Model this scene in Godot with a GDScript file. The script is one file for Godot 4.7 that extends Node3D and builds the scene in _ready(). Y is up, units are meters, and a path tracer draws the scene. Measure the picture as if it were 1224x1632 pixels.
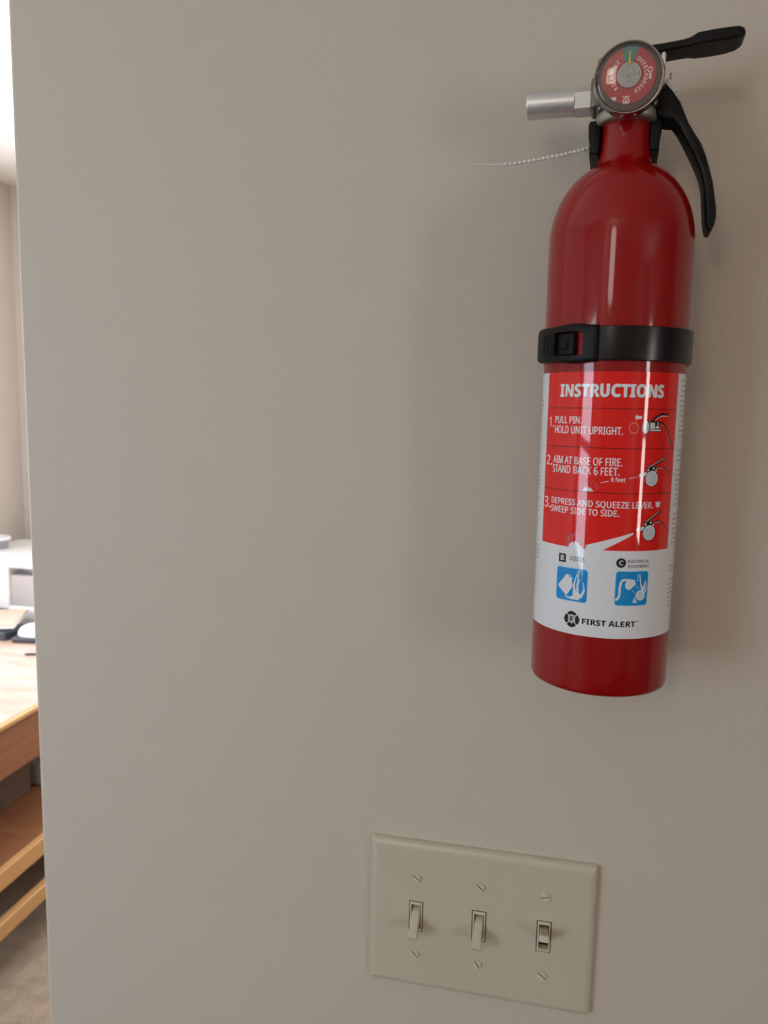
extends Node3D
# Lengths are millimetres in the builders and become metres when a mesh is committed.

const MM := 0.001
var M := {}


# ---------------------------------------------------------------- mesh builder
class Mesher:
	var p := PackedVector3Array()
	var uv := PackedVector2Array()
	var xf := Transform3D()

	func tri(a: Vector3, b: Vector3, c: Vector3, ua := Vector2.ZERO, ub := Vector2.ZERO, uc := Vector2.ZERO) -> void:  # counter-clockwise seen from outside
		p.append(xf * a); p.append(xf * c); p.append(xf * b)
		uv.append(ua); uv.append(uc); uv.append(ub)

	func quad(a: Vector3, b: Vector3, c: Vector3, d: Vector3) -> void:
		tri(a, b, c)
		tri(a, c, d)

	func fan(pts: PackedVector3Array, flip := false) -> void:
		var mid := Vector3.ZERO
		for q in pts:
			mid += q
		mid /= pts.size()
		for i in pts.size():
			var j := (i + 1) % pts.size()
			if flip:
				tri(mid, pts[j], pts[i])
			else:
				tri(mid, pts[i], pts[j])

	func loft(rings: Array, caps := true, closed := false) -> void:  # rings run counter-clockwise seen from the end they grow towards
		var n: int = rings[0].size()
		for k in rings.size() if closed else rings.size() - 1:
			var a: PackedVector3Array = rings[k]
			var b: PackedVector3Array = rings[(k + 1) % rings.size()]
			for i in n:
				var j := (i + 1) % n
				quad(a[i], a[j], b[j], b[i])
		if caps and not closed:
			fan(rings[0], true)
			fan(rings[-1])

	func lathe(prof: Array, segs := 48, turned := 0.0) -> void:  # (radius, height) from the bottom middle outwards and up
		for k in segs:
			var a0 := TAU * k / segs + turned
			var a1 := TAU * (k + 1) / segs + turned
			for i in prof.size() - 1:
				var q: Vector2 = prof[i]
				var r: Vector2 = prof[i + 1]
				var A := Vector3(q.x * sin(a0), q.y, q.x * cos(a0))
				var B := Vector3(q.x * sin(a1), q.y, q.x * cos(a1))
				var C := Vector3(r.x * sin(a1), r.y, r.x * cos(a1))
				var D := Vector3(r.x * sin(a0), r.y, r.x * cos(a0))
				if q.x > 1e-4:
					tri(A, B, C)
				if r.x > 1e-4:
					tri(A, C, D)

	func tube(pts: Array, rad, sides := 10) -> void:
		var rings := []
		var up := Vector3.UP
		for i in pts.size():
			var d: Vector3 = (pts[mini(i + 1, pts.size() - 1)] - pts[maxi(i - 1, 0)]).normalized()
			if i == 0:
				up = d.cross(Vector3(0.31, 0.2, 0.93)).normalized()
			var s := up.cross(d).normalized()
			up = d.cross(s).normalized()
			var ring := PackedVector3Array()
			var r: float = rad[i] if rad is Array else rad
			for k in sides:
				var a := TAU * k / sides
				ring.append(pts[i] + (s * cos(a) + up * sin(a)) * r)
			rings.append(ring)
		# orient so that the side faces point outwards
		var outward: Vector3 = (rings[0][1] - rings[0][0]).cross(rings[1][0] - rings[0][0])
		if outward.dot(rings[0][0] - pts[0]) < 0:
			for ring in rings:
				ring.reverse()
		loft(rings)

	func prism(poly: PackedVector2Array, z0: float, z1: float, bevel := 0.0) -> void:  # poly counter-clockwise seen from +z
		if Geometry2D.is_polygon_clockwise(poly):
			poly = poly.duplicate()
			poly.reverse()
		var cap := inset(poly, bevel)
		var idx := Geometry2D.triangulate_polygon(cap)
		for i in range(0, idx.size(), 3):
			var a := cap[idx[i]]
			var b := cap[idx[i + 1]]
			var c := cap[idx[i + 2]]
			if (b - a).cross(c - a) < 0:
				var t := b
				b = c
				c = t
			tri(lift(a, z1), lift(b, z1), lift(c, z1))
			tri(lift(a, z0), lift(c, z0), lift(b, z0))
		var levels := [[cap, z0], [poly, z0 + bevel], [poly, z1 - bevel], [cap, z1]] if bevel > 0.0 else [[poly, z0], [poly, z1]]
		for k in levels.size() - 1:
			for i in poly.size():
				var j := (i + 1) % poly.size()
				quad(lift(levels[k][0][i], levels[k][1]), lift(levels[k][0][j], levels[k][1]), lift(levels[k + 1][0][j], levels[k + 1][1]), lift(levels[k + 1][0][i], levels[k + 1][1]))

	static func lift(q: Vector2, z: float) -> Vector3:
		return Vector3(q.x, q.y, z)

	static func inset(poly: PackedVector2Array, d: float) -> PackedVector2Array:
		var out := PackedVector2Array()
		var n := poly.size()
		for i in n:
			var e0 := (poly[i] - poly[(i + n - 1) % n]).normalized()
			var e1 := (poly[(i + 1) % n] - poly[i]).normalized()
			var m := Vector2(-e0.y - e1.y, e0.x + e1.x)
			var along := m.length_squared() / 2.0
			out.append(poly[i] + m / maxf(along, 0.5) * d)
		return out

	func rbox(c: Vector3, size: Vector3, r: float) -> void:  # a box with rounded edges
		var h := size / 2.0
		r = minf(r, minf(h.x, minf(h.y, h.z)) * 0.98)
		var cuts := []
		for ax in 3:
			cuts.append([-h[ax], -h[ax] + r * 0.45, -h[ax] + r, h[ax] - r, h[ax] - r * 0.45, h[ax]])
		for ax in 3:
			var u := (ax + 1) % 3
			var w := (ax + 2) % 3
			for side in [-1.0, 1.0]:
				for i in 5:
					for j in 5:
						var q := []
						for k in [[i, j], [i + 1, j], [i + 1, j + 1], [i, j + 1]]:
							var v := Vector3.ZERO
							v[ax] = side * h[ax]
							v[u] = cuts[u][k[0]]
							v[w] = cuts[w][k[1]]
							var inner := v.clamp(-h + Vector3.ONE * r, h - Vector3.ONE * r)
							q.append(c + inner + (v - inner).normalized() * r)
						if side > 0:
							quad(q[0], q[1], q[2], q[3])
						else:
							quad(q[0], q[3], q[2], q[1])

	func box(lo: Vector3, hi: Vector3) -> void:
		var v := [Vector3(lo.x, lo.y, lo.z), Vector3(hi.x, lo.y, lo.z), Vector3(hi.x, hi.y, lo.z), Vector3(lo.x, hi.y, lo.z), Vector3(lo.x, lo.y, hi.z), Vector3(hi.x, lo.y, hi.z), Vector3(hi.x, hi.y, hi.z), Vector3(lo.x, hi.y, hi.z)]
		for f in [[4, 5, 6, 7], [1, 0, 3, 2], [5, 1, 2, 6], [0, 4, 7, 3], [7, 6, 2, 3], [0, 1, 5, 4]]:
			quad(v[f[0]], v[f[1]], v[f[2]], v[f[3]])

	func done(angle := 48.0) -> ArrayMesh:
		var faces := PackedVector3Array()
		var at := {}
		for i in range(0, p.size(), 3):
			var n := (p[i + 2] - p[i]).cross(p[i + 1] - p[i])
			for k in 3:
				faces.append(n)
				var key := Vector3i((p[i + k] * 500.0).round())
				if not at.has(key):
					at[key] = PackedInt32Array()
				at[key].append(i + k)
		var limit := cos(deg_to_rad(angle))
		var st := SurfaceTool.new()
		st.begin(Mesh.PRIMITIVE_TRIANGLES)
		for i in p.size():
			var own := faces[i].normalized()
			var sum := Vector3.ZERO
			for j in at[Vector3i((p[i] * 500.0).round())]:
				if faces[j].normalized().dot(own) > limit:
					sum += faces[j]
			st.set_normal(sum.normalized() if sum.length() > 1e-12 else Vector3.UP)
			st.set_uv(uv[i])
			st.add_vertex(p[i] * 0.001)
		return st.commit()


# ---------------------------------------------------------------- flat print
class Printer:  # fills polygons and letters into an image; y runs up, units are millimetres
	var im: Image
	var k: float
	var left: float
	var top: float
	var owner: Object

	func _init(w: float, h: float, x0: float, y1: float, per: float, back: Color) -> void:
		k = per
		left = x0
		top = y1
		im = Image.create_empty(int(w * per), int(h * per), false, Image.FORMAT_RGB8)
		im.fill(back)

	func tri(a: Vector2, b: Vector2, c: Vector2, col: Color) -> void:
		var q := [Vector2((a.x - left) * k, (top - a.y) * k), Vector2((b.x - left) * k, (top - b.y) * k), Vector2((c.x - left) * k, (top - c.y) * k)]
		var y0 := maxi(0, int(ceil(minf(q[0].y, minf(q[1].y, q[2].y)) - 0.5)))
		var y1 := mini(im.get_height() - 1, int(floor(maxf(q[0].y, maxf(q[1].y, q[2].y)) - 0.5)))
		for y in range(y0, y1 + 1):
			var yc := y + 0.5
			var lo := 1e9
			var hi := -1e9
			for e in 3:
				var s: Vector2 = q[e]
				var t: Vector2 = q[(e + 1) % 3]
				if (s.y <= yc) != (t.y <= yc):
					var x := s.x + (t.x - s.x) * (yc - s.y) / (t.y - s.y)
					lo = minf(lo, x)
					hi = maxf(hi, x)
			var x0 := maxi(0, int(ceil(lo - 0.5)))
			var x1 := mini(im.get_width(), int(ceil(hi - 0.5)))
			if x1 > x0:
				im.fill_rect(Rect2i(x0, y, x1 - x0, 1), col)

	func poly(pts: Array, col: Color) -> void:
		var v := PackedVector2Array(pts)
		var idx := Geometry2D.triangulate_polygon(v)
		for i in range(0, idx.size(), 3):
			tri(v[idx[i]], v[idx[i + 1]], v[idx[i + 2]], col)

	func rect(x0: float, y0: float, x1: float, y1: float, col: Color) -> void:
		poly([Vector2(x0, y0), Vector2(x1, y0), Vector2(x1, y1), Vector2(x0, y1)], col)

	func round_rect(x0: float, y0: float, x1: float, y1: float, r: float, col: Color) -> void:
		var v := []
		for c in [[x1 - r, y1 - r, 0.0], [x0 + r, y1 - r, PI / 2], [x0 + r, y0 + r, PI], [x1 - r, y0 + r, PI * 1.5]]:
			for i in 7:
				v.append(Vector2(c[0], c[1]) + Vector2.from_angle(c[2] + PI / 2 * i / 6.0) * r)
		poly(v, col)

	func disc(c: Vector2, rx: float, ry: float, col: Color) -> void:
		var v := []
		for i in 40:
			v.append(c + Vector2(cos(TAU * i / 40) * rx, sin(TAU * i / 40) * ry))
		poly(v, col)

	func curve(pts: Array, w: float, col: Color, w_end := -1.0) -> void:  # a smooth stroke through the points
		var c := Curve2D.new()
		for i in pts.size():
			var t: Vector2 = (pts[mini(i + 1, pts.size() - 1)] - pts[maxi(i - 1, 0)]) / 6.0
			c.add_point(pts[i], -t, t)
		var fine := c.tessellate(4, 3.0)
		for i in fine.size():
			var ww := w if w_end < 0 else lerpf(w, w_end, float(i) / fine.size())
			if i + 1 < fine.size():
				var n := (fine[i + 1] - fine[i]).normalized().orthogonal() * ww / 2.0
				tri(fine[i] + n, fine[i] - n, fine[i + 1] - n, col)
				tri(fine[i] + n, fine[i + 1] - n, fine[i + 1] + n, col)
			disc(fine[i], ww / 2, ww / 2, col)

	func line(a: Vector2, b: Vector2, w: float, col: Color) -> void:
		var n := (b - a).normalized().orthogonal() * w / 2.0
		poly([a + n, a - n, b - n, b + n], col)

	static func glyphs(what: String, bold: bool) -> PackedVector2Array:
		var f := SystemFont.new()
		f.font_names = PackedStringArray(["Droid Sans"])
		f.font_weight = 700 if bold else 400
		var t := TextMesh.new()
		t.font = f
		t.font_size = 64
		t.pixel_size = 0.01
		t.depth = 0.0
		t.curve_step = 2.0
		t.text = what
		var s := t.get_mesh_arrays()
		var v: PackedVector3Array = s[Mesh.ARRAY_VERTEX]
		var out := PackedVector2Array()
		if s[Mesh.ARRAY_INDEX] != null:
			for i in s[Mesh.ARRAY_INDEX]:
				out.append(Vector2(v[i].x, v[i].y))
		else:
			for q in v:
				out.append(Vector2(q.x, q.y))
		return out

	static func bounds(v: PackedVector2Array) -> Rect2:
		var r := Rect2(v[0], Vector2.ZERO)
		for q in v:
			r = r.expand(q)
		return r

	# letters fitted between x0 and x1, capitals from y0 to y1
	func text(what: String, x0: float, x1: float, y0: float, y1: float, col: Color, bold := true, fat := 0.0) -> void:
		var v := glyphs(what, bold)
		var b := bounds(v)
		var e := bounds(glyphs("E", bold))
		for d in [Vector2.ZERO] if fat == 0.0 else [Vector2(-fat, 0), Vector2(fat, 0), Vector2(0, fat), Vector2(0, -fat)]:
			for i in range(0, v.size(), 3):
				var q := []
				for j in 3:
					q.append(Vector2(x0 + (v[i + j].x - b.position.x) / b.size.x * (x1 - x0), y0 + (v[i + j].y - e.position.y) / e.size.y * (y1 - y0)) + d)
				tri(q[0], q[1], q[2], col)

	# letters round a circle, clockwise, tops outwards
	func arc_text(what: String, r: float, from: float, step: float, size: float, col: Color) -> void:
		var e := bounds(glyphs("E", true))
		for n in what.length():
			if what[n] == " ":
				continue
			var a := from - step * n
			var v := glyphs(what[n], true)
			var b := bounds(v)
			var out := Vector2.from_angle(a)
			var side := Vector2(out.y, -out.x)
			for i in range(0, v.size(), 3):
				var q := []
				for j in 3:
					q.append(out * (r + (v[i + j].y - e.position.y) / e.size.y * size) + side * (v[i + j].x - b.get_center().x) / e.size.y * size * 0.85)
				tri(q[0], q[1], q[2], col)

	func texture() -> ImageTexture:
		im.resize(im.get_width() / 2, im.get_height() / 2, Image.INTERPOLATE_BILINEAR)
		return ImageTexture.create_from_image(im)


# ---------------------------------------------------------------- scene helpers
func mat(called: String, c: Color, rough: float, metal := 0.0) -> StandardMaterial3D:
	var m := StandardMaterial3D.new()
	m.resource_name = called
	m.albedo_color = c
	m.roughness = rough
	m.metallic = metal
	M[called] = m
	return m


func noise(freq: float, octaves: int, sd: int, size := 512) -> NoiseTexture2D:
	var n := FastNoiseLite.new()
	n.noise_type = FastNoiseLite.TYPE_SIMPLEX_SMOOTH
	n.frequency = freq
	n.fractal_octaves = octaves
	n.seed = sd
	var t := NoiseTexture2D.new()
	t.width = size
	t.height = size
	t.seamless = true
	t.noise = n
	return t


func part(called: String, b: Mesher, m: Material, parent: Node, angle := 48.0) -> MeshInstance3D:
	var o := MeshInstance3D.new()
	o.name = called
	o.mesh = b.done(angle)
	o.material_override = m
	o.cast_shadow = GeometryInstance3D.SHADOW_CASTING_SETTING_ON
	parent.add_child(o, true)
	return o


func thing(called: String, label: String, category: String, at := Vector3.ZERO) -> Node3D:
	var o := Node3D.new()
	o.name = called
	add_child(o, true)
	o.position = at * MM
	o.set_meta("label", label)
	o.set_meta("category", category)
	return o


func struct(called: String, label: String, category: String, b: Mesher, m: Material) -> MeshInstance3D:
	var o := part(called, b, m, self)
	o.set_meta("kind", "structure")
	o.set_meta("label", label)
	o.set_meta("category", category)
	return o


func area_light(called: String, at: Vector3, size: Vector2, turn: float, energy: float, c: Color) -> void:
	var l := AreaLight3D.new()
	l.name = called
	l.area_size = size * MM
	l.area_normalize_energy = false
	l.light_energy = energy
	l.light_color = c
	l.shadow_enabled = true
	add_child(l, true)
	l.position = at * MM
	l.rotation.y = turn


func v2(list: Array) -> PackedVector2Array:
	var out := PackedVector2Array()
	for q in list:
		out.append(Vector2(q[0], q[1]))
	return out


# ---------------------------------------------------------------- everything
func _ready() -> void:
	# camera
	var cam := Camera3D.new()
	cam.name = "camera"
	cam.fov = rad_to_deg(2.0 * atan(816.0 / 1245.5))
	cam.near = 0.02
	cam.far = 60.0
	cam.position = Vector3(0.03852, 1.59043, 0.52873)
	cam.basis = Basis(Vector3.UP, 0.215953) * Basis(Vector3.RIGHT, -0.134648) * Basis(Vector3.BACK, 0.0203633)
	var lens := CameraAttributesPhysical.new()
	lens.frustum_focal_length = 4.2
	lens.exposure_aperture = 2.0
	lens.frustum_focus_distance = 0.52
	cam.attributes = lens
	add_child(cam)
	cam.fov = rad_to_deg(2.0 * atan(816.0 / 1245.5))
	cam.current = true

	# sky and exposure
	var env := Environment.new()
	env.background_mode = Environment.BG_SKY
	var sky_m := ProceduralSkyMaterial.new()
	sky_m.sky_top_color = Color(0.62, 0.74, 0.9)
	sky_m.sky_horizon_color = Color(0.9, 0.93, 0.96)
	sky_m.ground_bottom_color = Color(0.35, 0.37, 0.3)
	sky_m.ground_horizon_color = Color(0.6, 0.62, 0.58)
	sky_m.energy_multiplier = 1.5
	env.sky = Sky.new()
	env.sky.sky_material = sky_m
	env.tonemap_mode = Environment.TONE_MAPPER_LINEAR
	env.tonemap_exposure = 1.0
	env.sdfgi_enabled = true
	env.ssao_enabled = true
	env.ssil_enabled = true
	var we := WorldEnvironment.new()
	we.name = "world"
	we.environment = env
	add_child(we)

	# daylight in the window openings
	area_light("left_window_daylight", Vector3(-1465, 1475, 1745), Vector2(960, 840), 0.0, 2.75, Color(0.84, 0.93, 1.0))
	area_light("right_window_daylight", Vector3(3365, 1475, 2620), Vector2(600, 1240), PI / 2, 4.9, Color(1.0, 0.97, 0.95))
	area_light("study_window_daylight", Vector3(-2310, 1480, -1150), Vector2(1090, 1190), -PI / 2, 3.5, Color(0.98, 0.98, 1.0))
	area_light("far_window_daylight", Vector3(-850, 1490, -2520), Vector2(990, 1170), PI, 3.8, Color(0.97, 0.98, 1.0))

	materials()
	room()
	switch_plate()
	extinguisher()
	bracket()
	tamper_tie()
	study()
	pendant()


func materials() -> void:
	var bumps := noise(0.06, 3, 5)
	var paint := mat("wall_paint", Color8(198, 187, 174), 0.62)
	paint.heightmap_enabled = true
	paint.heightmap_texture = bumps
	paint.heightmap_scale = 0.015
	paint.uv1_triplanar = true
	paint.uv1_world_triplanar = true
	paint.uv1_scale = Vector3.ONE * 5.0
	var pale := paint.duplicate()
	pale.resource_name = "pale_wall_paint"
	pale.albedo_color = Color8(226, 217, 207)
	M["pale_paint"] = pale
	mat("ceiling_paint", Color8(240, 238, 233), 0.85)
	mat("white_trim", Color8(232, 230, 224), 0.4)
	mat("dark_floor", Color8(70, 52, 40), 0.5)
	var carpet := mat("carpet", Color8(196, 176, 154), 1.0)
	carpet.albedo_texture = ramp_noise(0.02, 4, 9, [Color(0.86, 0.85, 0.84), Color(1, 1, 1)])
	carpet.heightmap_enabled = true
	carpet.heightmap_texture = noise(0.25, 2, 12)
	carpet.heightmap_scale = 0.4
	carpet.uv1_triplanar = true
	carpet.uv1_world_triplanar = true
	carpet.uv1_scale = Vector3.ONE * 1.5
	var pane := mat("window_glass", Color(1, 1, 1, 0.04), 0.02)
	pane.transparency = BaseMaterial3D.TRANSPARENCY_ALPHA

	# extinguisher
	var red := mat("red_enamel", Color8(142, 4, 9), 0.35)
	red.metallic_specular = 0.2
	red.clearcoat_enabled = true
	red.clearcoat = 0.75
	red.clearcoat_roughness = 0.06
	red.heightmap_enabled = true
	red.heightmap_texture = noise(0.02, 2, 21)
	red.heightmap_scale = 0.003
	red.uv1_triplanar = true
	red.uv1_scale = Vector3.ONE * 30.0
	mat("aluminium", Color8(222, 222, 222), 0.36, 0.75)
	mat("gauge_gasket", Color8(66, 36, 34), 0.35)
	mat("coil_gap", Color8(96, 84, 80), 0.6)
	mat("collar_metal", Color8(176, 172, 162), 0.42, 0.7)
	mat("dull_metal", Color8(120, 116, 110), 0.45, 0.9)
	mat("chrome", Color8(160, 156, 149), 0.16, 1.0)
	mat("brass", Color8(196, 160, 60), 0.35, 0.8)
	var bp := mat("black_plastic", Color8(20, 18, 18), 0.42)
	bp.metallic_specular = 0.3
	bp.heightmap_enabled = true
	bp.heightmap_texture = noise(0.12, 3, 33)
	bp.heightmap_scale = 0.006
	bp.uv1_triplanar = true
	bp.uv1_scale = Vector3.ONE * 25.0
	mat("strap_plastic", Color8(17, 17, 19), 0.24).metallic_specular = 0.4
	mat("white_plastic", Color8(225, 226, 224), 0.35)
	var dome := mat("gauge_glass", Color(1, 1, 1, 0.05), 0.03)
	dome.transparency = BaseMaterial3D.TRANSPARENCY_ALPHA

	# switch plate
	mat("ivory_plastic", Color8(195, 188, 168), 0.28)
	mat("ivory_switch", Color8(200, 190, 170), 0.26)
	mat("switch_slot", Color8(58, 46, 38), 0.8)
	mat("screw_paint", Color8(204, 197, 176), 0.35)
	mat("slot_dark", Color8(120, 112, 98), 0.6)

	# study
	var top := mat("light_oak", Color8(226, 192, 178), 0.36)
	top.albedo_texture = grain(Color(0.86, 0.84, 0.82), Color(1, 1, 1), 4)
	var brown := mat("brown_oak", Color8(166, 112, 74), 0.45)
	brown.albedo_texture = grain(Color(0.85, 0.82, 0.8), Color(1, 1, 1), 7)
	for m in [top, brown]:
		m.uv1_triplanar = true
		m.uv1_world_triplanar = true
		m.uv1_scale = Vector3(2.2, 2.2, 0.5)
	mat("edge_oak", Color8(218, 166, 108), 0.4)
	mat("dark_plastic", Color8(62, 66, 74), 0.4)
	mat("grey_plastic", Color8(150, 145, 150), 0.4)
	mat("tray_grey", Color8(178, 172, 170), 0.6)
	mat("printer_white", Color8(236, 236, 236), 0.4)
	mat("manila", Color8(208, 190, 170), 0.7)
	mat("paper", Color8(238, 238, 234), 0.7)
	mat("carton", Color8(120, 96, 80), 0.8)


func ramp_noise(freq: float, oct: int, sd: int, cols: Array) -> NoiseTexture2D:
	var t := noise(freq, oct, sd)
	var g := Gradient.new()
	g.set_color(0, cols[0])
	g.set_color(1, cols[1])
	t.color_ramp = g
	return t


func grain(a: Color, b: Color, sd: int) -> ImageTexture:
	var n := FastNoiseLite.new()
	n.seed = sd
	n.frequency = 0.02
	n.fractal_octaves = 4
	var im := Image.create_empty(256, 256, false, Image.FORMAT_RGB8)
	for y in 256:
		for x in 256:
			var t := clampf(0.5 + 0.9 * n.get_noise_2d(x * 0.35, y * 5.0), 0.0, 1.0)
			im.set_pixel(x, y, a.lerp(b, t))
	return ImageTexture.create_from_image(im)


# ---------------------------------------------------------------- the rooms
func wall_box(lo: Vector3, hi: Vector3) -> Mesher:
	var b := Mesher.new()
	b.box(lo, hi)
	return b


# a wall between two corners of the plan with a window cut in it; the window runs from a to b along the wall
func windowed_wall(lo: Vector2, hi: Vector2, a: float, b: float, y0: float, y1: float) -> Mesher:
	var m := Mesher.new()
	var along_x := hi.x - lo.x > hi.y - lo.y
	for q in [[0, 2440, -1e9, a], [0, 2440, b, 1e9], [0, y0, a, b], [y1, 2440, a, b]]:
		if along_x:
			m.box(Vector3(maxf(lo.x, q[2]), q[0], lo.y), Vector3(minf(hi.x, q[3]), q[1], hi.y))
		else:
			m.box(Vector3(lo.x, q[0], maxf(lo.y, q[2])), Vector3(hi.x, q[1], minf(hi.y, q[3])))
	return m


# a sash window; middle of its opening at the foot, width along the wall
func window(n: int, at: Vector3, w: float, h: float, turn: float, label: String) -> void:
	var o := Node3D.new()
	o.name = "window_%d" % n
	add_child(o, true)
	o.position = at * MM
	o.rotation.y = turn
	o.set_meta("kind", "structure")
	o.set_meta("label", label)
	o.set_meta("category", "window")
	var f := Mesher.new()
	f.box(Vector3(-w / 2, 0, -30), Vector3(w / 2, 45, 30))
	f.box(Vector3(-w / 2, h - 45, -30), Vector3(w / 2, h, 30))
	f.box(Vector3(-w / 2, 45, -30), Vector3(45 - w / 2, h - 45, 30))
	f.box(Vector3(w / 2 - 45, 45, -30), Vector3(w / 2, h - 45, 30))
	f.box(Vector3(45 - w / 2, h / 2 - 18, -22), Vector3(w / 2 - 45, h / 2 + 18, 22))
	part("window_frame", f, M.white_trim, o)
	for k in 2:
		var g := Mesher.new()
		var y0 := 45.0 if k == 0 else h / 2 + 18
		var y1 := h / 2 - 18 if k == 0 else h - 45
		g.quad(Vector3(45 - w / 2, y0, 0), Vector3(w / 2 - 45, y0, 0), Vector3(w / 2 - 45, y1, 0), Vector3(45 - w / 2, y1, 0))
		part("pane", g, M.window_glass, o)


func room() -> void:
	struct("floor", "grey-brown carpet floor seen under the wooden desk", "floor", wall_box(Vector3(-2300, -100, -2500), Vector3(3340, 0, -57)), M.carpet)
	struct("floor_hall", "dark wooden floor on the viewer's side", "floor", wall_box(Vector3(-2300, -100, -57), Vector3(3340, 0, 3720)), M.dark_floor)
	struct("ceiling", "bright white ceiling of the room beyond the wall", "ceiling", wall_box(Vector3(-2300, 2440, -2500), Vector3(3340, 2560, 3720)), M.ceiling_paint)
	# the wall of the photograph, with a rounded drywall corner where it ends
	var b := Mesher.new()
	var outline := []
	for k in 7:
		var a := PI / 2 + PI / 2 * k / 6.0
		outline.append([-362.4 + 6 + 6 * cos(a), -6 + 6 * sin(a)])
	for k in 7:
		var a := PI + PI / 2 * k / 6.0
		outline.append([-362.4 + 6 + 6 * cos(a), -109 + 6 * sin(a)])
	outline.append([3220, -115])
	outline.append([3220, 0])
	# the outline lies in the plan: x to the right, its second value is z
	b.xf = Transform3D(Basis(Vector3(1, 0, 0), Vector3(0, 0, 1), Vector3(0, -1, 0)), Vector3(0, 2440, 0))
	b.prism(v2(outline), 0, 2440)
	struct("wall_front", "plain beige painted wall holding the extinguisher and switches", "wall", b, M.wall_paint)
	struct("wall_left", "pale beige wall behind the desk in the far room", "wall", windowed_wall(Vector2(-2285, -2500), Vector2(-2165, 1720), -1700, -600, 880, 2080), M.pale_paint)
	struct("wall_far", "pale strip of wall at the far end of the far room", "wall", windowed_wall(Vector2(-2165, -2500), Vector2(3220, -2360), -1350, -350, 900, 2080), M.pale_paint)
	struct("wall_right", "beige wall with a window far right of the viewer", "wall", windowed_wall(Vector2(3220, -2500), Vector2(3340, 3720), 2310, 2930, 850, 2100), M.wall_paint)
	struct("wall_back_left", "beige wall with a wide window behind the viewer's left shoulder", "wall", windowed_wall(Vector2(-2165, 1600), Vector2(-800, 1720), -1950, -980, 1050, 1900), M.wall_paint)
	struct("wall_back_side", "short beige wall running back behind the viewer", "wall", wall_box(Vector3(-920, 0, 1720), Vector3(-800, 2440, 3600)), M.wall_paint)
	struct("wall_back", "beige wall behind the viewer", "wall", wall_box(Vector3(-920, 0, 3600), Vector3(3220, 2440, 3720)), M.wall_paint)
	window(1, Vector3(-1465, 1050, 1660), 970, 850, 0.0, "white sash window behind the viewer's left shoulder")
	window(2, Vector3(3280, 850, 2620), 620, 1250, PI / 2, "white sash window right of the viewer")
	window(4, Vector3(-850, 900, -2430), 1000, 1180, 0.0, "white sash window at the far end of the desk room")
	window(3, Vector3(-2225, 880, -1150), 1100, 1200, PI / 2, "white sash window beside the desk")


# ---------------------------------------------------------------- the switch plate
func rounded_loop(w: float, h: float, r: float, z: float) -> PackedVector3Array:
	var out := PackedVector3Array()
	for c in [[w / 2 - r, h / 2 - r, 0.0], [-w / 2 + r, h / 2 - r, PI / 2], [-w / 2 + r, -h / 2 + r, PI], [w / 2 - r, -h / 2 + r, PI * 1.5]]:
		for i in 5:
			var a: float = c[2] + PI / 2 * i / 4.0
			out.append(Vector3(c[0] + cos(a) * r, c[1] + sin(a) * r, z))
	return out


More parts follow.
